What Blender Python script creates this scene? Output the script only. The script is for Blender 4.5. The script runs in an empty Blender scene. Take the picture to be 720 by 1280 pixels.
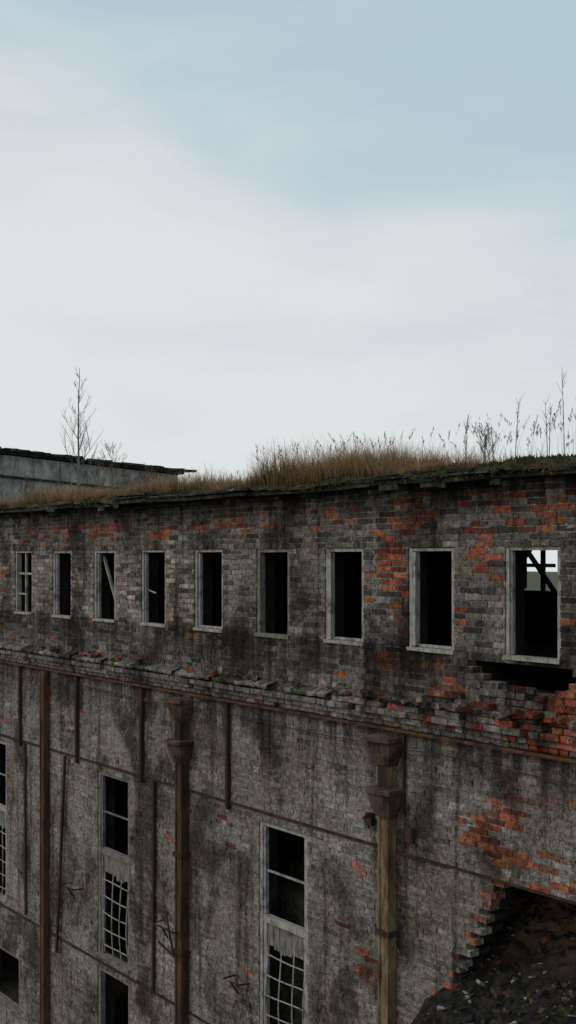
import bpy, math, random
from mathutils import Vector, noise, Euler
random.seed(7)
R=random.random
def U(a,b): return a+(b-a)*R()
H=10.5
sc=bpy.context.scene
def N(x,y=0,z=0): return noise.noise(Vector((x,y,z)))
def sm(a,b,x):
    t=max(0,min(1,(x-a)/(b-a))); return t*t*(3-2*t)

class Acc:
    def __init__(s): s.v=[];s.f=[];s.c=[]
    def box(s,x0,x1,y0,y1,z0,z1,col=(.2,.2,.2),j=0):
        n=len(s.v)
        for (x,y,z) in ((x0,y0,z0),(x1,y0,z0),(x1,y1,z0),(x0,y1,z0),(x0,y0,z1),(x1,y0,z1),(x1,y1,z1),(x0,y1,z1)):
            if j: x+=U(-j,j);z+=U(-j,j);y+=U(-j,j)
            s.v.append((x,y,z)); s.c.append(col)
        s.f+= [(n,n+1,n+5,n+4),(n+1,n+2,n+6,n+5),(n+2,n+3,n+7,n+6),(n+3,n,n+4,n+7),(n+4,n+5,n+6,n+7),(n,n+3,n+2,n+1)]
    def obox(s,cx,cy,cz,hx,hy,hz,rot,col):
        n=len(s.v)
        for (x,y,z) in ((-1,-1,-1),(1,-1,-1),(1,1,-1),(-1,1,-1),(-1,-1,1),(1,-1,1),(1,1,1),(-1,1,1)):
            p=Vector((x*hx*U(.8,1),y*hy*U(.8,1),z*hz*U(.8,1))); p.rotate(rot)
            s.v.append((cx+p.x,cy+p.y,cz+p.z)); s.c.append(col)
        s.f+= [(n,n+1,n+5,n+4),(n+1,n+2,n+6,n+5),(n+2,n+3,n+7,n+6),(n+3,n,n+4,n+7),(n+4,n+5,n+6,n+7),(n,n+3,n+2,n+1)]
    def tube(s,pts,rads,col=(.2,.2,.2),k=5):
        base=len(s.v); m=len(pts)
        for i,p in enumerate(pts):
            p=Vector(p)
            d=(Vector(pts[min(i+1,m-1)])-Vector(pts[max(i-1,0)])).normalized()
            a=d.orthogonal().normalized(); b=d.cross(a)
            for q in range(k):
                t=2*math.pi*q/k
                w=p+(a*math.cos(t)+b*math.sin(t))*rads[i]
                s.v.append(tuple(w)); s.c.append(col)
        for i in range(m-1):
            for q in range(k):
                s.f.append((base+i*k+q,base+i*k+(q+1)%k,base+(i+1)*k+(q+1)%k,base+(i+1)*k+q))
        s.f.append(tuple(base+q for q in range(k))[::-1]); s.f.append(tuple(base+(m-1)*k+q for q in range(k)))
    def make(s,name,mat,parent=None):
        me=bpy.data.meshes.new(name); me.from_pydata(s.v,[],s.f); me.update()
        ca=me.color_attributes.new(name='Col',type='FLOAT_COLOR',domain='POINT')
        fl=[]
        for c in s.c: fl+= [c[0],c[1],c[2],1]
        ca.data.foreach_set('color',fl)
        ob=bpy.data.objects.new(name,me); sc.collection.objects.link(ob)
        me.materials.append(mat)
        if parent: ob.parent=parent
        return ob
def empty(name):
    e=bpy.data.objects.new(name,None); sc.collection.objects.link(e); return e

# ---------------- materials
class NT:
    def __init__(s,name):
        s.m=bpy.data.materials.new(name); s.m.use_nodes=True; s.t=s.m.node_tree
        s.b=s.t.nodes['Principled BSDF']; s.b.inputs['Roughness'].default_value=.92
        s.b.inputs['Specular IOR Level'].default_value=.2
        s.co=s.t.nodes.new('ShaderNodeTexCoord').outputs['Object']
    def L(s,a,b): s.t.links.new(a,b)
    def map(s,scale):
        n=s.t.nodes.new('ShaderNodeMapping'); n.inputs['Scale'].default_value=scale; s.L(s.co,n.inputs[0]); return n.outputs[0]
    def noise(s,scale,detail=4,rough=.6,vec=None,dist=0):
        n=s.t.nodes.new('ShaderNodeTexNoise'); n.inputs['Scale'].default_value=scale; n.inputs['Detail'].default_value=detail
        n.inputs['Roughness'].default_value=rough; n.inputs['Distortion'].default_value=dist
        s.L(vec or s.co,n.inputs['Vector']); return n.outputs['Fac']
    def ramp(s,fac,a,b,lo=0,hi=1):
        n=s.t.nodes.new('ShaderNodeMapRange'); n.interpolation_type='SMOOTHSTEP'
        n.inputs[1].default_value=a;n.inputs[2].default_value=b;n.inputs[3].default_value=lo;n.inputs[4].default_value=hi
        s.L(fac,n.inputs[0]); return n.outputs[0]
    def mix(s,f,a,b,mode='MIX'):
        n=s.t.nodes.new('ShaderNodeMix'); n.data_type='RGBA'; n.blend_type=mode
        for v,i in ((f,0),(a,6),(b,7)):
            if isinstance(v,(int,float)): n.inputs[i].default_value=v
            elif isinstance(v,tuple): n.inputs[i].default_value=(*v,1)
            else: s.L(v,n.inputs[i])
        return n.outputs[2]
    def mul(s,a,b,op='MULTIPLY'):
        n=s.t.nodes.new('ShaderNodeMath'); n.operation=op
        for v,i in ((a,0),(b,1)):
            if isinstance(v,(int,float)): n.inputs[i].default_value=v
            else: s.L(v,n.inputs[i])
        return n.outputs[0]
    def z(s):
        n=s.t.nodes.new('ShaderNodeSeparateXYZ'); s.L(s.co,n.inputs[0]); return n.outputs[2]
    def attr(s):
        n=s.t.nodes.new('ShaderNodeVertexColor'); n.layer_name='Col'; return n.outputs[0]
    def out(s,c,bump=None,dist=.01,st=.6):
        s.L(c,s.b.inputs['Base Color'])
        if bump is not None:
            n=s.t.nodes.new('ShaderNodeBump'); n.inputs['Strength'].default_value=st; n.inputs['Distance'].default_value=dist
            s.L(bump,n.inputs['Height']); s.L(n.outputs[0],s.b.inputs['Normal'])
        return s.m

def brickmat(name,light=.7):
    k=NT(name); c=k.attr(); z=k.z()
    f=k.noise(16,5,.75); c=k.mix(1,c,k.mix(k.ramp(f,.32,.68),(.42,.42,.42),(1.6,1.56,1.5)),'MULTIPLY')
    spk=k.ramp(k.noise(24,5,.8),.44,.60)
    low=k.ramp(z,H-2.05,H-2.3,.25,1)
    big=k.ramp(k.noise(.62,5,.68,dist=.5),.46,.60)
    c=k.mix(k.mul(k.mul(big,low),k.mul(spk,light)),c,(.42,.395,.365))
    st=k.ramp(k.noise(1.6,4,.6,vec=k.map((2.4,1,.22))),.55,.68)
    c=k.mix(k.mul(k.mul(st,spk),.65),c,(.48,.46,.43))
    c=k.mix(k.ramp(k.noise(1.1,4,.65,dist=.6),.42,.68,0,.6),c,k.mix(1,c,(.76,.62,.52),'MULTIPLY'))
    so=k.ramp(k.noise(.8,6,.7,vec=k.map((1,1,.7)),dist=.4),.475,.615,0,.93)
    c=k.mix(so,c,k.mix(1,c,(.24,.225,.22),'MULTIPLY'))
    run=k.noise(2.2,5,.68,vec=k.map((2.6,1,.13)))
    c=k.mix(k.ramp(run,.52,.66,0,.8),c,k.mix(1,c,(.27,.25,.24),'MULTIPLY'))
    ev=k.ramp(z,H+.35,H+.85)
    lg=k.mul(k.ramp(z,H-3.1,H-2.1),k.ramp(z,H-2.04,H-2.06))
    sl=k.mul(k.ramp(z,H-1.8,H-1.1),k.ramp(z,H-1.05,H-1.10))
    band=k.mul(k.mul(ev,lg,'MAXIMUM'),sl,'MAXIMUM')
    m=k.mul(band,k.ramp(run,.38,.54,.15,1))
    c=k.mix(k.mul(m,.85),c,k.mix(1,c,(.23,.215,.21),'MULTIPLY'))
    p=k.ramp(k.noise(50,2,.6),.36,.43); c=k.mix(p,k.mix(1,c,(.3,.28,.27),'MULTIPLY'),c)
    return k.out(c,k.noise(60,4,.75),.012,.8)
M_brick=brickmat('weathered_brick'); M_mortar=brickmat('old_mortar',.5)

def woodmat(name,c1,c2,sc_=(18,18,2)):
    k=NT(name); f=k.noise(3,6,.7,vec=k.map(sc_)); c=k.mix(k.ramp(f,.3,.7),c1,c2)
    c=k.mix(k.ramp(k.noise(5,6,.75),.48,.66,0,.8),c,(.07,.06,.05))
    return k.out(c,f,.006,.6)
M_wood=woodmat('weathered_wood',(.19,.17,.15),(.48,.45,.41))
M_wood2=woodmat('grey_wood',(.10,.09,.078),(.30,.27,.24))
def rustmat(name,a,b,d):
    k=NT(name); f=k.noise(5,7,.75,vec=k.map((1,1,.5))); c=k.mix(k.ramp(f,.35,.65),a,b)
    c=k.mix(k.ramp(k.noise(1.7,6,.7,vec=k.map((3,3,.5))),.46,.62),c,d)
    k.b.inputs['Roughness'].default_value=.8
    return k.out(c,f,.006,.6)
M_rust=rustmat('rusted_steel',(.075,.034,.018),(.032,.022,.017),(.02,.018,.016))
M_rust2=rustmat('rusted_steel_orange',(.15,.065,.028),(.07,.034,.018),(.03,.023,.018))
M_post=rustmat('stained_post',(.12,.06,.03),(.05,.026,.016),(.03,.022,.017))
M_postl=rustmat('stained_post_pale',(.25,.18,.105),(.13,.066,.028),(.05,.034,.024))
k=NT('hopper_tin'); M_tin=k.out(k.mix(k.ramp(k.noise(3.5,6,.7),.38,.62),(.05,.027,.018),(.14,.09,.06)),k.noise(20),.004)
k=NT('bitumen_roof'); f=k.noise(5,7,.75); c=k.mix(k.ramp(f,.4,.68),(.014,.014,.013),(.07,.062,.055)); M_bit=k.out(k.mix(k.ramp(k.noise(9,5,.8),.60,.66),c,(.3,.29,.27)),f,.02)
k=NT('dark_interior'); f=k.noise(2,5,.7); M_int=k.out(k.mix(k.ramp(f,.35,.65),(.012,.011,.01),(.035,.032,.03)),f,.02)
k=NT('concrete_plaster'); f=k.noise(1.2,7,.75)
c=k.mix(k.ramp(f,.38,.62),(.15,.14,.13),(.42,.40,.375)); c=k.mix(k.ramp(k.noise(1.5,6,.7,vec=k.map((1,2.5,.3))),.46,.66,0,.8),c,(.08,.076,.07))
M_con=k.out(c,k.noise(20,6,.7),.02)
def attrmat(name):
    k=NT(name); c=k.attr(); f=k.noise(25,3); c=k.mix(1,c,k.mix(k.ramp(f,.3,.7),(.6,.6,.6),(1.35,1.35,1.35)),'MULTIPLY')
    return k.out(c)
M_attr=attrmat('vegetation_mix'); M_rub=attrmat('rubble_mix')
k=NT('roof_soil'); f=k.noise(6,6,.75); c=k.mix(k.ramp(f,.4,.6),(.03,.022,.014),(.12,.08,.045))
c=k.mix(k.ramp(k.noise(2.2,6,.75),.50,.60),c,(.04,.055,.013)); M_soil=k.out(c,k.noise(30,6,.8),.05,1)
k=NT('ground_soil'); f=k.noise(.8,8,.72); c=k.mix(k.ramp(f,.38,.62),(.05,.045,.03),(.16,.13,.085))
c=k.mix(k.ramp(k.noise(.3,7,.7),.46,.6),c,(.05,.065,.022)); M_ground=k.out(c,k.noise(9,6,.8),.08,1)
k=NT('debris_slope'); f=k.noise(7,7,.78); c=k.mix(k.ramp(f,.42,.62),(.012,.011,.01),(.06,.048,.038))
hi=k.ramp(k.z(),H-4.75,H-4.2,0,.95)
c=k.mix(k.mul(hi,k.ramp(k.noise(3,6,.75),.36,.52)),c,(.30,.19,.10)); c=k.mix(k.ramp(k.noise(1.6,6,.75),.56,.64,0,.8),c,(.10,.11,.035)); M_debris=k.out(c,k.noise(22,6,.8),.06,1)

# ---------------- geometry definitions
B=empty('brick_factory_building')
XL,XR=-29.9,3.0
YB=10.0
ZB=H-1.10-.075*125; RP=.075; NR=151
UW=[-7.75,-9.25,-10.79,-12.29,-13.86,-15.42,-17.01,-18.58,-20.18,-21.75,-23.3,-24.9,-26.4,-28.0,-6.2,-4.7,-3.15,-1.6,0,1.5]
LW=[-16.7,-12.06,-25.95,-2.8,1.6]
def hole_left(dz,k):
    return -(8.19+(-3.61-dz)*(1.03/1.88))+ (N(k*.9,3)*.16) + (.05 if k%2 else -.05)
def gaps(k):
    dz=ZB+(k+.5)*RP-H; g=[]
    if -1.10<dz<.10:
        for x in UW: g.append((x-.375,x+.375))
    if -1.475<dz<-1.175:
        t=(-1.175-dz)/.3
        g.append((-8.68+.6*t*t+N(k*1.7)*.12,-7.2-.15*t+N(k*1.3,5)*.12))
    if -6.875<dz<-3.725 or -9.8<dz<-7.1:
        for x in LW: g.append((x-.54,x+.54))
    if -6.875<dz<-3.725: g.append((-21.9,-20.95))
    if -8.9<dz<-7.85: g.append((-21.9,-20.35))
    if dz<-3.6:
        g.append((max(-9.65,hole_left(dz,k)),-4.4+N(k*.7,9)*.2))
    g.sort(); m=[]
    for a,b in g:
        if m and a<=m[-1][1]: m[-1]=(m[-1][0],max(b,m[-1][1]))
        else: m.append((a,b))
    return m
def subtract(a,b,g):
    out=[]; cur=a
    for p,q in g:
        if q<=cur or p>=b: continue
        if p>cur: out.append((cur,p))
        cur=max(cur,q)
    if cur<b: out.append((cur,b))
    return out
core=Acc(); inner=Acc(); rows=[gaps(k) for k in range(NR)]
k=0
while k<NR:
    e=k
    while e+1<NR and rows[e+1]==rows[k] and e!=112: e+=1
    g=[(a-.007,b+.007) for a,b in rows[k]]
    for a,b in subtract(XL,XR,g):
        col=(.34,.315,.29) if k<=112 else (.29,.27,.25)
        core.box(a,b,.010,.15,ZB+k*RP,ZB+(e+1)*RP,col)
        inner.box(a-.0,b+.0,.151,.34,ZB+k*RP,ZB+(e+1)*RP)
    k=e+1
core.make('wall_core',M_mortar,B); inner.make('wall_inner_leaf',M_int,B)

patch=[ # s,dz,rs,rz,strength
 (8.45,-.35,.28,.8,.72),(10.0,-.55,.32,.8,.8),(8.0,-1.6,1.5,.32,.55),(7.0,-1.9,.9,.25,.6),(9.4,-1.3,.6,.25,.45),
 (9.3,.5,2.4,.28,.38),(11.8,.5,1.4,.2,.42),(16.0,.42,4.,.14,.5),(6.8,-.3,.45,.9,.55),
 (7.7,-3.1,.9,.42,.7),(7.2,-2.6,.4,.4,.3),(10.5,-3.95,.2,.08,.7),(10.45,-5.15,.26,.22,.8),(10.8,-4.6,.12,.3,.3),
 (21.2,-3.1,.6,.3,.5),(19.8,-2.4,.2,.1,.4),(9.5,-3.2,.15,.15,.4),(24,-1,3,1,.2),(3,-1,2,1,.4),(3,-5,2,2,.3)]
def redp(x,dz):
    p=.006
    for s,z,rs,rz,st in patch:
        d=((x+s)/rs)**2+((dz-z)/rz)**2
        if d<1.9: p=max(p,st*sm(1.9,.3,d))
    n=N(x*1.3,dz*2.2,4.4)+.8*N(x*3.3,dz*5,8)
    return p*sm(-.35,.35,n)*1.5+ (.035*sm(.15,.5,n) if dz>-2 else .006*sm(.2,.5,n))
br=Acc()
def brickcol(x,dz,edge=False):
    p=redp(x,dz)
    if edge: p=max(p,.5)
    if R()<p:
        v=U(.28,1.25)*(.8 if dz>.2 else 1); g=.022*U(0,1)
        return (.38*v+g,.098*v*U(.8,1.4)+g,.048*v+g)
    n=N(x*.5,dz*.6,2)+.5*N(x*1.7,dz*1.7,7)
    q=R()
    if dz>-1.75:
        v=.125*(1+.5*n)
        w=sm(9.5,12.5,-x)*sm(-1.2,-.9,dz)*sm(.15,.0,dz)
        v*=1+.8*w
        if q<.18: v*=.45
        elif q>.86: v*=1.6
        v*=U(.7,1.25)
    else:
        v=.195*(1+.35*n)
        if q<.08: v*=.6
        elif q>.92: v*=1.3
        v*=U(.83,1.15)
    warm=U(.02,.18)
    return (v*(1.03+warm),v*.985,v*(.94-warm*.5))
for k in range(NR):
    z0=ZB+k*RP; dz=z0+.5*RP-H; g=rows[k]
    hdr=(k%6==3)
    L=.13 if hdr else .26
    x=XL-(.13 if k%2 else 0)+.015*R()
    while x<XR:
        Lj=L*U(.96,1.04)
        a,b=max(x,XL),min(x+Lj-.012,XR); x+=Lj
        for p,q in subtract(a,b,g):
            if q-p<.03: continue
            edge=dz<-3.6 and p>-10 and any((abs(p-gb)<.05 or abs(q-ga)<.05) for ga,gb in g if gb-ga>1.2)
            yf=U(-.005,.003)
            if R()<.05: yf-=U(.004,.014)
            if R()<.08: yf+=U(.003,.006)
            if R()<.015 and not edge: continue
            if edge: yf-=U(0,.012)
            br.box(p,q,yf,.115,z0+.007+U(-.002,.002),z0+RP-.007+U(-.002,.002),brickcol((p+q)/2,dz,edge),.003)
def ledge(kk,out,miss,x0=XL,x1=XR,red=0):
    z0=ZB+kk*RP; dz=z0+.5*RP-H; x=x0+U(0,.13)
    while x<x1:
        L=.13 if R()<.6 else .26
        if R()>miss(x):
            o=out*U(.88,1.1)
            c=tuple(q*.9 for q in brickcol(x,-1.9,False))
            if R()<(.25+red)*sm(-10.5,-8,x): v=U(.35,1.15); c=(.36*v,.092*v,.046*v)
            br.box(x+.005,x+L-.006,-o,-.008,z0+.005,z0+RP-.004,c,.006)
        x+=L
k0=125
ledge(k0-13,.06,lambda x:.02)
ledge(k0-12,.10,lambda x:.03)
ledge(k0-11,.15,lambda x:.04)
ledge(k0-10,.12,lambda x:.2+.5*sm(-.2,.4,N(x*.9,4)) if x>-11 else .9,red=.1)
for i,kk in enumerate(range(k0-9,k0-4)):
    ledge(kk,.115-.018*i+.03*N(i*3.3),lambda x:(.1+.09*i) if x>-8.9+.12*i else .6,-9.9+.24*i,-4-.1*i,.12)
for _ in range(120):
    x=U(-11,-5) if R()<.8 else U(-28,-11); c=brickcol(x,-1.7); v=U(.4,1.1)
    if R()<.3: c=(.34*v,.09*v,.045*v)
    br.obox(x,-.09+U(-.05,.03),H-1.775+(.115 if x<-9.9 else .14)*R()*.4+.04,U(.05,.12),U(.03,.06),U(.02,.036),Euler((U(-.4,.4),U(-.4,.4),U(-.9,.9))),c)
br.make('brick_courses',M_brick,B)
cr=Acc()
nX=int((XR-XL)/.05)
for i in range(nX+1):
    x=XL+i*.05
    o=.175+.02*N(x*3,2)+.02*N(x*11)+.014*N(x*29); a=.014*N(x*5)+.014*N(x*17)
    zt=H-1.775+a; th_=.045+.02*N(x*6,7)+.018*N(x*19,1)
    q0=.7+.6*N(x*1.3,3)+.5*N(x*8,3)
    c=(.30*q0,.285*q0,.26*q0) if N(x*1.1,9)+.5*N(x*6,4)<.15 else (.075,.085,.035)
    for (y,z,m) in ((.0,zt+.05,.5),(-.07,zt+.03+.012*N(x*9),.8),(-o+.01,zt+.006,1),(-o,zt-.012,1.1),(-o+.006,zt-th_,.8),(-o+.05,zt-th_-.004,.5)):
        cr.v.append((x,y,z)); cr.c.append(tuple(q*m*U(.75,1.25) for q in c))
for i in range(nX):
    x=XL+i*.05
    if x>-12.5 and N(x*1.2,4)+.6*N(x*4)>.25-.8*sm(-12.5,-9.5,x): continue
    if N(x*2.1,14)+.6*N(x*6)>.32: continue
    for j in range(5):
        b=i*6+j; cr.f.append((b,b+1,b+7,b+6))
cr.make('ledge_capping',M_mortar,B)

# steel bands
st=Acc(); so2=Acc()
so2.box(XL,XR,-.075,-.01,H-2.12,H-2.085)
st.box(XL,-9.0,-.03,-.005,H-3.60,H-3.57); st.box(-9.0,XR,-.03,-.005,H-3.585,H-3.56)
st.box(XL,-9.75,-.028,-.005,H-7.0,H-6.97)
def strip(xa,za,xb,zb,w=.05,d=.03,y=-.035):
    n=8
    for i in range(n):
        t0,t1=i/n,(i+1)/n
        x0=xa+(xb-xa)*t0;x1=xa+(xb-xa)*t1; z0=H+za+(zb-za)*t0;z1=H+za+(zb-za)*t1
        b=len(st.v)
        for (x,z) in ((x0,z0),(x1,z1)):
            for (dx,dy) in ((-w/2,-d/2),(w/2,-d/2),(w/2,d/2),(-w/2,d/2)):
                st.v.append((x+dx,y+dy,z)); st.c.append((.1,.1,.1))
        for q in range(4): st.f.append((b+q,b+(q+1)%4,b+4+(q+1)%4,b+4+q))
for s in (20.25,17.93,15.70,13.31): strip(-s,-2.14,-s+U(-.02,.02),-3.68,.06,.06)
strip(-9.66,-2.14,-9.67,-3.1,.03)
strip(-20.04,-3.61,-20.0,-6.9,.05); strip(-18.33,-3.61,-18.66,-7.25,.055,.04,-.06); strip(-15.33,-3.61,-15.36,-6.95,.05,.04)
strip(-24.5,-2.14,-24.5,-3.6,.07); strip(-22.6,-2.14,-22.6,-3.6,.07); strip(-7.0,-2.14,-7.0,-2.5,.03)
def rod(pts,r=.014): st.tube([(x,y,H+z) for x,y,z in pts],[r]*len(pts))
def bracket(x,z,w):
    rod([(x-w,-.02,z),(x-w,-.24,z),(x+w*.2,-.26,z+.02),(x+w,-.22,z)]); rod([(x-w*.6,-.02,z-.25),(x,-.24,z)]); rod([(x+w*.9,-.02,z-.02),(x+w*.9,-.25,z)])
bracket(-17.9,-5.85,.22); bracket(-14.75,-5.75,.32); bracket(-12.95,-6.05,.18)
rod([(-15.0,-.02,-5.6),(-14.6,-.22,-5.75),(-14.4,-.25,-6.1),(-14.9,-.22,-6.0)],.02)
rod([(-10.25,0,-3.2),(-10.2,-.2,-3.22),(-10.05,-.25,-3.3)],.02)
st.box(-10.32,-10.2,-.07,-.005,H-3.34,H-3.2); st.box(-9.62,-9.5,-.06,-.006,H-3.42,H-3.25)
for zc,xa,xb in ((-2.28,-26,-10),(-2.3,-9.6,-4)):
    pts=[];x=xa
    while x<xb: pts.append((x,-.05-.01*N(x),H+zc-.05*abs(math.sin((x)*.7))+.01*N(x*2))); x+=.3
    st.tube(pts,[.006]*len(pts),k=4)
st.make('rusted_steel_straps',M_rust,B); so2.make('rusted_ledge_angle',M_rust2,B)

# ---------------- drain posts
def post(x,mat,hop=True,w=.14,d=.11,top=-2.14):
    e=empty('drain_pipe')
    a=Acc(); zb=0.0; zt=H+(top if not hop else -2.5)
    nseg=26
    for i in range(nseg):
        z0=zb+(zt-zb)*i/nseg; z1=zb+(zt-zb)*(i+1)/nseg
        o=.006*N(i*.6,x)
        a.box(x-w/2+o,x+w/2+o,-d-.03,-.03,z0,z1-.002)
    a.box(x-w/2-.02,x-w/2+.012,-d-.045,-.015,zb,zt-.02); a.box(x+w/2-.012,x+w/2+.02,-d-.045,-.015,zb,zt-.02)
    a.make('shaft',mat,e)
    if hop:
        h=Acc()
        for (zt_,zb_) in ((-2.18,-2.54),(-2.81,-3.17)):
            n=9; prof=[(1.0,.0),(1.06,.02),(1.06,.16),(.93,.19),(.9,.35),(.78,.65),(.5,1.0)]
            base=len(h.v)
            for (sc_,t) in prof:
                z=H+zt_+(zb_-zt_)*t
                for q in range(n):
                    u=-1+2*q/(n-1); bulge=(.28-.03*u*u-(.03 if (q%2 and t>.17) else 0))*(.3+.7*sc_)
                    h.v.append((x+u*.20*sc_,-bulge,z)); h.c.append((.2,.2,.2))
                h.v.append((x+.20*sc_,-.01,z)); h.v.append((x-.20*sc_,-.01,z)); h.c+= [(.2,.2,.2)]*2
            m=n+2
            for i in range(len(prof)-1):
                for q in range(m): h.f.append((base+i*m+q,base+i*m+(q+1)%m,base+(i+1)*m+(q+1)%m,base+(i+1)*m+q))
            h.f.append(tuple(base+q for q in range(m))); h.f.append(tuple(base+(len(prof)-1)*m+q for q in range(m))[::-1])
        h.make('hopper_heads',M_tin,e)
        c=Acc()
        for z in (-4.6,-6.1,-8.2): c.box(x-w/2-.05,x+w/2+.05,-d-.065,-.008,H+z,H+z+.06)
        c.box(x-w/2-.012,x+w/2+.012,-d-.055,-.02,H-2.83,H-2.52)
        c.make('clamps',M_rust,e)
post(-19.12,M_rust2,False,.12,.09); post(-14.45,M_post); post(-9.90,M_postl); post(-23.8,M_post); post(-1,M_postl)

# ---------------- windows
def frame(name,x,w,zt,zb,mat,t=.065,y0=.02,y1=.12,extra=None):
    e=bpy.data.objects.new(name,None); sc.collection.objects.link(e); e.parent=B
    a=Acc(); j=.0035
    a.box(x-w/2+.003,x-w/2+t,y0,y1,H+zb,H+zt-.004,j=j); a.box(x+w/2-t,x+w/2-.003,y0,y1,H+zb,H+zt-.004,j=j)
    a.box(x-w/2+t,x+w/2-t,y0+.004,y1,H+zt-t*.8,H+zt-.004,j=j); a.box(x-w/2-.0,x+w/2+.0,y0-.045,y1,H+zb-.03,H+zb+.015,j=j)
    if extra: extra(a,x,w,zt,zb,t)
    a.make('frame',mat,e); return e
def bar(a,p,q,r=.018,y=.07):
    a.tube([(p[0],y,H+p[1]),(q[0],y,H+q[1])],[r,r],k=4)
def ex(i):
    def f(a,x,w,zt,zb,t):
        xl,xr=x-w/2+t,x+w/2-t
        if i in(8,9,12):
            a.box(x-.02,x+.02,.05,.09,H+zb+.02,H+zt-t); a.box(xl,x-.021,.052,.088,H-.36,H-.32); a.box(x+.021,xr,.052,.088,H-.36,H-.32); a.box(xl,x-.021,.052,.088,H-.75,H-.72)
        elif i==7: a.box(xl,xl+.045,.05,.1,H+zb+.02,H+zt-t)
        elif i==6: bar(a,(xl+.02,zt-.1),(xr-.05,zb+.1),.03,.16); a.box(xl,xl+.04,.05,.1,H+zb+.02,H+zt-t); a.box(xr-.04,xr,.05,.1,H+zb+.02,H+zt-t)
        elif i==5: bar(a,(xl,-.55),(xl+.26,-.60),.014,.1); a.box(xl,xl+.03,.05,.1,H+zb+.02,H+zt-t)
        elif i==4: a.box(xl,xl+.04,.05,.1,H+zb+.02,H+zt-t); a.box(xl+.05,xr,.05,.09,H+zb+.02,H+zb+.05)
        elif i==3: a.box(xr-.03,xr,.05,.1,H+zb+.02,H+zt-t)
        elif i==2: a.box(xl+.01,xl+.06,.0,.07,H+zb+.02,H+zt-t); a.box(xl+.06,xr,.05,.09,H+zb+.02,H+zb+.05)
        elif i==1: a.box(xl+.01,xl+.06,.01,.09,H+zb+.02,H+zt-t); a.box(xr-.03,xr,.05,.1,H+zb+.02,H+zt-t); a.box(xl+.065,xr-.03,.05,.09,H+zb+.02,H+zb+.05)
        elif i==0: a.box(xr-.03,xr,.05,.1,H+zb+.02,H+zt-t); a.box(xl,xl+.02,.05,.1,H+zb+.02,H+zt-t)
    return f
for i,x in enumerate(UW):
    frame('upper_window',x,.75,.10,-1.10,(M_wood2 if i in(3,) else M_wood),t=.045+.015*R(),extra=ex(i))
def low(seed):
    def f(a,x,w,zt,zb,t):
        xl,xr=x-w/2+t,x+w/2-t
        if zt>-5:
            a.box(xl,xr,.03,.11,H-5.13,H-5.03)
            a.box(xl,xr,.055,.08,H-4.42,H-4.395)
            a.box(xl,xl+.04,.04,.1,H-5.02,H+zt-t); a.box(xr-.05,xr,.04,.1,H-5.02,H+zt-t)
            a.box(xl,xl+.06,.04,.1,H+zb+.02,H-5.13); a.box(xr-.06,xr,.04,.1,H+zb+.02,H-5.13)
    return f
def grille(x,w,zt,zb,seed):
    a=Acc(); xl,xr=x-w/2+.13,x+w/2-.13
    for u in (.0,.36,.70,1.0):
        pts=[]
        for i in range(11):
            t=i/10; pts.append((xl+(xr-xl)*u+.025*math.sin(t*2.5+seed+u)*math.sin(math.pi*t)*1.6,.07-.06*math.sin(math.pi*t)*abs(math.sin(seed+u)),H+zt+(zb-zt)*t))
        a.tube(pts,[.011]*11,k=5)
    for j in range(5):
        z=zt+(zb-zt)*(j+.5)/5; pts=[]
        for i in range(7):
            t=i/6; pts.append((xl+(xr-xl)*t,.065-.05*math.sin(math.pi*(j+.5)/5)*abs(math.sin(seed+t)),H+z+.01*math.sin(t*4+j+seed)))
        a.tube(pts,[.011]*7,k=5)
    return a
for i,x in enumerate(LW[:3]+[-21.425]):
    w=1.08 if x!=-21.425 else .95
    e=frame('tall_window',x,w,-3.725,-6.875,M_wood2 if i==0 else M_wood,t=.065,extra=low(i))
    grille(x,w,-5.45,-6.83,i*1.7+.6).make('grille',M_wood,e)
    b=Acc(); n=6
    for q in range(n):
        xa=x-w/2+.14+(w-.28)*q/n
        b.box(xa,xa+(w-.28)/n-.012,.06,.085,H-5.45+U(-.06,.03),H-5.14,j=.004)
    b.make('boards',M_wood2,e)
    if w>1: frame('tall_window_base',x,w,-7.1,-9.8,M_wood2,t=.065)
frame('low_window',-21.125,1.55,-7.85,-8.9,M_wood2,t=.07)

# ---------------- interior, back, ends, roof
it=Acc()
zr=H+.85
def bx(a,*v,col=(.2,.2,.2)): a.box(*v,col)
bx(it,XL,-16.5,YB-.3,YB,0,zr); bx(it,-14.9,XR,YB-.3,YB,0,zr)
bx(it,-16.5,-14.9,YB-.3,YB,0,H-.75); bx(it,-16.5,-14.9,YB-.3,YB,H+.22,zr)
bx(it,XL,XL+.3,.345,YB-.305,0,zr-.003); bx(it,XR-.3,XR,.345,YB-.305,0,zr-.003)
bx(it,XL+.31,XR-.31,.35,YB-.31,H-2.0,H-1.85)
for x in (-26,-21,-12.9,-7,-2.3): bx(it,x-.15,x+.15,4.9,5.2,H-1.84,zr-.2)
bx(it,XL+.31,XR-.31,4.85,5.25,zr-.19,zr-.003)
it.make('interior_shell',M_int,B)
tr=Acc()
for (p,q) in (((-16.5,-.75),(-15.7,.2)),((-14.9,-.75),(-15.7,.2)),((-15.7,-.7),(-15.7,.2)),((-16.5,-.2),(-14.9,-.2)),((-16.3,-.75),(-15.5,.2)),((-15.2,-.75),(-15.2,.2))):
    tr.tube([(p[0],YB-.5,H+p[1]),(q[0],YB-.5,H+q[1])],[.055,.055],k=4)
tr.make('truss',M_int,B)
rf=Acc()
rf.box(XL,XR,.0,YB+.2,zr+.002,zr+.10)
x=XL
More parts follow.
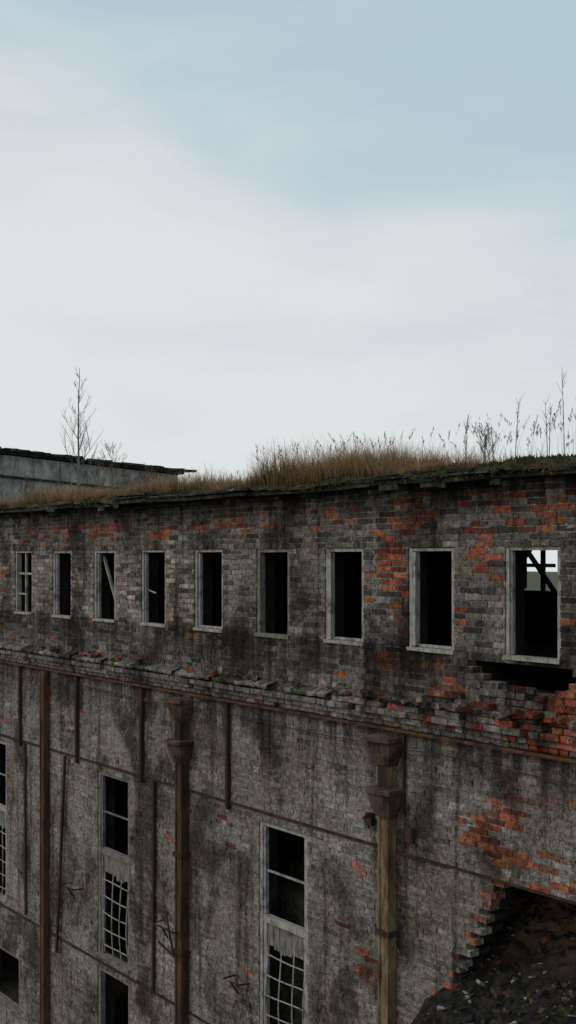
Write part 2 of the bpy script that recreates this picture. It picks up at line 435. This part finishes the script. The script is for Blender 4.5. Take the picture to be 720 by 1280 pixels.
while x<XR:
    L=U(.4,1.2); o=.30+.05*N(x*.6)+U(-.03,.03); zz=zr-.015+U(-.01,.012); x1=min(x+L,XR)
    rf.box(x,x1-.006,-o,-.002,zz,zz+.05,j=.008)
    o2=o+U(-.06,.06); rf.box(x+.05,x1+.1,-o2,-.004,zz+.062,zz+.062+U(.02,.05),j=.012)
    if R()<.5: o3=o+U(-.1,.03); rf.box(x+U(0,.2),x1-U(0,.2),-o3,-.006,zz+.12,zz+.12+U(.01,.03),j=.012)
    if R()<.45:
        xx=U(x,max(x1-.2,x)); rf.box(xx,xx+U(.1,.35),-o-.004,-o+.01,zz-U(.02,.07),zz-.002,j=.012)
    x=x1
rf.make('roof_eave',M_bit,B)
cb=Acc(); x=XL
while x<XR:
    L=U(.2,.5)
    if R()<.8: cb.box(x,x+L-.01,-.06-U(0,.02),-.008,zr-.085,zr-.03,(.06,.055,.05),.006)
    x+=L
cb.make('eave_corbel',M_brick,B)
def zs(x,y):
    e=sm(-.33,.05,y)
    m=.05+.09*e+.05*N(x*1.1,y*.9)+.035*N(x*4,y*4,3)+.02*N(x*12,y*12,5)
    m+=.10*sm(-13.2,-12,x)*sm(-9,-10,x)*sm(-.1,.5,y)
    return zr+.045+max(m,.015)
so=Acc(); nx=int((XR-XL)/.06); ys=[-.32,-.28,-.23,-.18,-.12,-.05,.03,.12,.25,.4,.6,.85,1.2,1.7,2.4,3.5,5,7,YB]
for i in range(nx+1):
    x=XL+i*.06
    for j,y in enumerate(ys):
        yy=y+(.06*N(x*2.1)+.05*N(x*7) if j<4 else 0)
        so.v.append((x,yy,zs(x,yy)-(.05 if j==0 else 0))); so.c.append((.1,.1,.1))
m=len(ys)
for i in range(nx):
    for j in range(m-1): so.f.append((i*m+j,(i+1)*m+j,(i+1)*m+j+1,i*m+j+1))
so.make('roof_soil_bed',M_soil,B)

ms=Acc()
for _ in range(17000):
    x=U(-29,1)
    if N(x*.8,11)+.4*N(x*3,2)+.3*sm(-11,-9,x)<-.02+U(0,.35): continue
    y=U(-.35,-.02); z=zs(x,y)-(U(0,.09) if y<-.24 else 0); s=U(.008,.022); h=U(.01,.04); a=U(0,6.28)
    b=len(ms.v); v=U(.5,1.3); c=(.055*v,.085*v,.014*v) if R()<.7 else (.08*v,.06*v,.022*v)
    ms.v+= [(x-s*math.cos(a),y-s*math.sin(a),z-.01),(x+s*math.cos(a),y+s*math.sin(a),z-.01),(x+U(-.02,.02),y+U(-.03,.01),z+h)]
    ms.c+= [c]*3; ms.f.append((b,b+1,b+2))
ms.make('moss',M_attr)

# ---------------- grass
gr=Acc()
def blade(x,y,z,h,w,lean,az,c,head=False):
    dx,dy=math.cos(az),math.sin(az); a=U(0,math.pi); wx,wy=math.cos(a)*w,math.sin(a)*w
    b=len(gr.v); n=4
    for i in range(n):
        t=i/(n-1)
        o=lean*t**2.0; px=x+dx*o*h; py=y+dy*o*h; pz=z+h*(t-.35*lean*t*t)
        q=(1-t*.8)
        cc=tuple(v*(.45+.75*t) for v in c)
        gr.v+= [(px-wx*q,py-wy*q,pz),(px+wx*q,py+wy*q,pz)]; gr.c+= [cc,cc]
    for i in range(n-1): gr.f.append((b+2*i,b+2*i+1,b+2*i+3,b+2*i+2))
    if head:
        for _ in range(14):
            t=U(.76,1.05); o=lean*t*t; px=x+dx*o*h; py=y+dy*o*h; pz=z+h*(t-.35*lean*t*t); q=U(.004,.016)*(1.25-t)*3; a=U(0,6.28)
            b=len(gr.v); gr.v+= [(px,py,pz),(px+q*math.cos(a),py+q*math.sin(a),pz+.03),(px+q*.6*math.cos(a)+.003,py+q*.6*math.sin(a),pz+.045)]; gr.c+= [tuple(v*1.0 for v in c)]*3; gr.f.append((b,b+1,b+2))
def hp(s):
    if s>20: return .20
    if s>14.3: return .24
    if s>13.0: return .26
    if s>9.3: return .40
    if s>8.9: return .22
    return .20
def straw():
    v=U(.6,1.25); q=R()
    if q<.75: return (.33*v,.205*v,.10*v)
    if q<.93: return (.22*v,.115*v,.055*v)
    return (.12*v,.10*v,.045*v)
ntuft=0
while ntuft<3500:
    x=U(-29,2); s=-x
    d=N(x*.9,1.7)+.6*N(x*2.7,6)
    dens=.42+.9*d
    if 9.3<s<13: dens+=.5
    if s>13: dens+=.25
    if s<9.0: dens-=.1
    if R()>dens: continue
    ntuft+=1
    y=-.2+1.8*R()**1.9; h0=hp(s)*U(.5,1.12)*(1+1.1*N(x*1.6,5.5)); z=zs(x,y)-.02
    az0=U(0,6.28); c0=straw()
    for _ in range(int(U(10,24))):
        c=tuple(c0[i]*U(.75,1.3) for i in range(3))
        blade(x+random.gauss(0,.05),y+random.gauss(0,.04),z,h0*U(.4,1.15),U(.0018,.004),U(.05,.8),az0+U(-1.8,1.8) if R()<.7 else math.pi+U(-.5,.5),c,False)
for (x0,x1,n,ha,hb) in ((-9.2,-8.2,40,.3,.66),(-8.3,-7.6,32,.25,.58),(-7.75,-6.0,75,.3,.72),(-12.8,-9.4,80,.4,.56),(-6,2,150,.3,.7),(-19,-13.5,50,.25,.42),(-28,-20,60,.2,.42)):
    for _ in range(n):
        x=U(x0,x1); x+=.15*math.sin(x*17); y=U(-.15,.8); c=straw()
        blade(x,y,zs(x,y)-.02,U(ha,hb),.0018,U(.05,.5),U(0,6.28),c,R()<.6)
for x in (-8.98,-8.86,-8.62,-8.5,-7.93,-7.8,-7.5,-7.36,-7.25,-6.6,-5.5,-10.3,-11.2):
    y=U(-.1,.4); z=zs(x,y); h=U(.4,.62) if x!=-7.36 else .9; c=(.16,.12,.075)
    lx=U(-.06,.06)
    pts=[(x,y,z),(x+lx*.4,y,z+h*.5),(x+lx,y,z+h)]; gr.tube(pts,[.0045,.0035,.0018],c,4)
    for _ in range(12):
        t=U(.3,1); L=U(.05,.15); a=U(0,6.28); q=(x+lx*t,y,z+h*t)
        gr.tube([q,(q[0]+L*.45*math.cos(a),q[1]+L*.45*math.sin(a),q[2]+L*.9)],[.0024,.0013],c,3)
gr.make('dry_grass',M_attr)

# ---------------- trees
def tree(name,x,y,z,h,r,col,nb,seed,spread=.32,lv=2):
    random.seed(seed); a=Acc()
    trunk=[(x+.03*h*N(i*.4,seed)*(i/12),y,z+h*i/12) for i in range(13)]
    a.tube(trunk,[r*(1-.9*i/12)+.002 for i in range(13)],col,6)
    def br_(p,d,L,rr,lvl):
        pts=[p];q=Vector(p);dd=Vector(d)
        for i in range(5):
            dd=(dd+Vector((U(-.12,.12),U(-.12,.12),.10))).normalized(); q=q+dd*L/5; pts.append(tuple(q))
        a.tube(pts,[max(rr*(1-.8*i/5),.0018) for i in range(6)],tuple(c*.6 for c in col),4)
        if lvl<lv:
            for _ in range(4 if lvl==0 else 3):
                i=random.randint(1,4); az=U(0,6.28)
                nd=(dd+Vector((math.cos(az)*.7,math.sin(az)*.7,U(0,.4)))).normalized()
                br_(pts[i],nd,L*U(.35,.6),rr*.55,lvl+1)
    for i in range(nb):
        t=.22+.75*i/nb; kx=t*12; p=Vector(trunk[int(kx)]); az=i*2.4+U(-.4,.4)
        d=Vector((math.cos(az),math.sin(az),U(.8,1.4))).normalized()
        br_(tuple(p),d,h*spread*(1.08-t)*U(.7,1.2)+.08,r*.35*(1.1-t)+.001,0)
    a.make(name,M_attr)
tree('birch_tree',-21.7,2.0,H+.95,3.1,.030,(.20,.17,.15),18,5,.33)
tree('bare_shrub',-20.6,2.2,H+.95,1.45,.011,(.17,.12,.09),14,8,.5)
tree('bare_shrub',-20.1,1.6,H+.95,1.05,.009,(.17,.12,.09),12,9,.55)
tree('bare_shrub',-17.2,1.0,H+.95,.65,.007,(.16,.11,.08),12,11,.55)
tree('bare_shrub',-22.6,1.2,H+.95,.8,.008,(.16,.11,.08),12,12,.5)
tree('bare_shrub',-8.85,.5,H+.95,.55,.005,(.2,.14,.1),12,14,.5)
tree('bare_shrub',-7.1,.6,H+.95,.55,.005,(.2,.14,.1),12,15,.5)
tree('bare_tree',-42,7.5,H+1.8,2.3,.06,(.12,.1,.09),22,18,.5)
random.seed(99)

# ---------------- adjoining wing
W=empty('concrete_annex_building')
def prism(name,x0,x1,y0,z0t,y1,z1t,zb0,zb1,mat):
    a=Acc(); a.v=[(x,y,z) for x in (x0,x1) for (y,z) in ((y0,zb0),(y1,zb1),(y1,z1t),(y0,z0t))]
    a.c=[(.2,.2,.2)]*8; a.f=[(0,1,2,3),(7,6,5,4),(0,4,5,1),(1,5,6,2),(2,6,7,3),(3,7,4,0)]; a.make(name,mat,W)
def zt(y): return H+3.22-(y)*.0536
prism('wall',-42,-30,-3,zt(-3)-.12,9.9,zt(9.9)-.12,0,0,M_con)
prism('roof_slab',-42.3,-29.85,-3.3,zt(-3.3),10.05,zt(10.05),zt(-3.3)-.09,zt(10.05)-.09,M_bit)
prism('upper_band',-41,-29.97,-3,zt(-3)-.125,9.85,zt(9.85)-.125,zt(-3)-.7,zt(9.85)-.7,M_con)
prism('band_joint',-41,-29.95,-3,zt(-3)-.71,9.85,zt(9.85)-.71,zt(-3)-.77,zt(9.85)-.77,M_bit)
a=Acc()
for i in range(90):
    y=U(-3,10); L=U(.1,.8); a.box(-29.93,-29.75,y,y+L,zt(y)-.02,zt(y)+U(.01,.05),j=.02)
a.make('roof_edge_debris',M_bit,W)

# ---------------- rubble slope in the breach
rb=Acc(); nx_,ny_=130,110
def zrub(x,y):
    base=-3.95-(2.0-y)*.5 if y<2.0 else -3.95
    base+=.2*N(x*.9,y*.9,3)+.12*N(x*2.6,y*2.6,4)+.05*N(x*8,y*8,5)
    base-= max(0,(-x-9.0))*1.1*sm(.2,-.8,y)
    return max(H+base,.02+.05*N(x,y))
X0,X1,Y0,Y1=-13,-.5,-7.5,4
for i in range(nx_+1):
    for j in range(ny_+1):
        x=X0+(X1-X0)*i/nx_; y=Y0+(Y1-Y0)*j/ny_
        z=zrub(x,y)
        if y<.4: z-=max(0,-9.1-x)*2.2+ (1.2 if x<-9.3 else 0)
        rb.v.append((x,y,max(z,-.2))); rb.c.append((.1,.1,.1))
for i in range(nx_):
    for j in range(ny_): b=i*(ny_+1)+j; rb.f.append((b,b+ny_+1,b+ny_+2,b+1))
RB=empty('rubble_pile')
rb.make('slope',M_debris,RB)
ch=Acc()
for _ in range(5200):
    x=U(-9.4,-3.5); y=U(-2.5,3.2)
    if y<.5 and x<-8.9: continue
    z=zrub(x,y); s=U(.006,.035)*(1 if R()<.95 else 2.4)
    q=R(); v=U(.5,1.4)
    c=(.20*v,.075*v,.045*v) if q<.07 else ((.03*v,.027*v,.025*v) if q<.68 else ((.26*v,.25*v,.24*v) if q<.80 else (.11*v,.075*v,.045*v)))
    ch.obox(x,y,z+s*.3,s*U(.8,2.2),s*U(.6,1.2),s*U(.2,.6),Euler((U(-.6,.6),U(-.6,.6),U(0,6))),c)
ch.make('broken_bricks',M_rub,RB)

# ---------------- ground
g=Acc(); n=60
def gx(i): 
    t=(i/n)*2-1; return math.copysign(abs(t)**3*600,t)
for i in range(n+1):
    for j in range(n+1):
        x,y=gx(i)-12,gx(j)-3; g.v.append((x,y,.0+(.25*N(x*.06,y*.06) if abs(x)+abs(y)>60 else 0)-.02)); g.c.append((.1,.1,.1))
for i in range(n):
    for j in range(n): b=i*(n+1)+j; g.f.append((b,b+n+1,b+n+2,b+1))
g.make('ground',M_ground)
ch=Acc()
for _ in range(1500):
    x=U(-30,-9); y=-3.5*R()**1.5-.05; s=U(.03,.12); v=U(.5,1.4)
    c=(.25*v,.09*v,.05*v) if R()<.3 else (.22*v,.21*v,.19*v)
    ch.obox(x,y,s*.3,s*1.5,s*.8,s*.5,Euler((U(-.5,.5),U(-.5,.5),U(0,6))),c)
ch.make('ground_debris',M_rub)

# ---------------- camera
th=math.atan(1114/1400)
cam=bpy.data.cameras.new('camera'); co=bpy.data.objects.new('camera',cam); sc.collection.objects.link(co)
cam.sensor_fit='VERTICAL'; cam.sensor_height=24; cam.lens=24*1400/1280; cam.shift_y=55/1280; cam.clip_end=2000
co.location=(0,-9.5,H)
d=Vector((-math.cos(th),math.sin(th),0)); co.rotation_euler=d.to_track_quat('-Z','Y').to_euler()
sc.camera=co

# ---------------- light & sky
SE=math.radians(42); az=math.atan2(-.85,-.35)
sd=Vector((math.cos(az)*math.cos(SE),math.sin(az)*math.cos(SE),math.sin(SE)))
su=bpy.data.lights.new('sun','SUN'); su.energy=.6; su.angle=math.radians(20); su.color=(1,.97,.93)
so_=bpy.data.objects.new('sun',su); sc.collection.objects.link(so_); so_.rotation_euler=(-sd).to_track_quat('-Z','Y').to_euler(); so_.location=(0,-20,40)
w=bpy.data.worlds.new('World'); sc.world=w; w.use_nodes=True; t=w.node_tree
bg=t.nodes['Background']; bg.inputs['Strength'].default_value=.1
sky=t.nodes.new('ShaderNodeTexSky'); sky.sky_type='NISHITA'; sky.sun_disc=False; sky.sun_elevation=SE; sky.sun_rotation=math.atan2(sd.x,sd.y)
tc=t.nodes.new('ShaderNodeTexCoord'); 
def wn(scale,vec,det=6,ro=.55,dist=0,loc=(0,0,0)):
    mp=t.nodes.new('ShaderNodeMapping'); mp.inputs['Scale'].default_value=vec; mp.inputs['Location'].default_value=loc; t.links.new(tc.outputs['Generated'],mp.inputs[0])
    n=t.nodes.new('ShaderNodeTexNoise'); n.inputs['Scale'].default_value=scale; n.inputs['Detail'].default_value=det; n.inputs['Roughness'].default_value=ro; n.inputs['Distortion'].default_value=dist
    t.links.new(mp.outputs[0],n.inputs['Vector']); return n.outputs['Fac']
def mr(v,a,b,c,d_):
    n=t.nodes.new('ShaderNodeMapRange'); n.interpolation_type='SMOOTHSTEP'
    for i,q in zip((1,2,3,4),(a,b,c,d_)): n.inputs[i].default_value=q
    t.links.new(v,n.inputs[0]); return n.outputs[0]
def ma(op,a,b):
    n=t.nodes.new('ShaderNodeMath'); n.operation=op
    for i,q in enumerate((a,b)):
        if isinstance(q,(int,float)): n.inputs[i].default_value=q
        else: t.links.new(q,n.inputs[i])
    return n.outputs[0]
sep=t.nodes.new('ShaderNodeSeparateXYZ'); t.links.new(tc.outputs['Generated'],sep.inputs[0])
dot=t.nodes.new('ShaderNodeVectorMath'); dot.operation='DOT_PRODUCT'; dot.inputs[1].default_value=(.6227,.7825,0); t.links.new(tc.outputs['Generated'],dot.inputs[0])
n1=wn(2.6,(1,1,3.2),4,.48,.5,(5,2,1)); n2=wn(7,(1,1,3.2),4,.5,.5,(3,1,2))
el=mr(sep.outputs[2],.20,.42,0,.78)
bias=ma('MULTIPLY',dot.outputs['Value'],.9)
f=ma('ADD',ma('ADD',el,bias),ma('ADD',ma('MULTIPLY',ma('SUBTRACT',n1,.5),1.4),ma('MULTIPLY',ma('SUBTRACT',n2,.5),.5)))
f=mr(f,-.08,1.05,0,1)
def wmix(fac,a,b):
    n=t.nodes.new('ShaderNodeMix'); n.data_type='RGBA'
    for i,q in ((0,fac),(6,a),(7,b)):
        if isinstance(q,(int,float)): n.inputs[i].default_value=q
        elif isinstance(q,tuple): n.inputs[i].default_value=(*q,1)
        else: t.links.new(q,n.inputs[i])
    return n.outputs[2]
cl=wmix(f,(7.5,7.8,7.85),(4.5,5.95,6.5))
cl=wmix(.96,sky.outputs[0],cl)
t.links.new(cl,bg.inputs['Color'])
sc.view_settings.view_transform='Standard'; sc.view_settings.look='None'; sc.view_settings.exposure=0
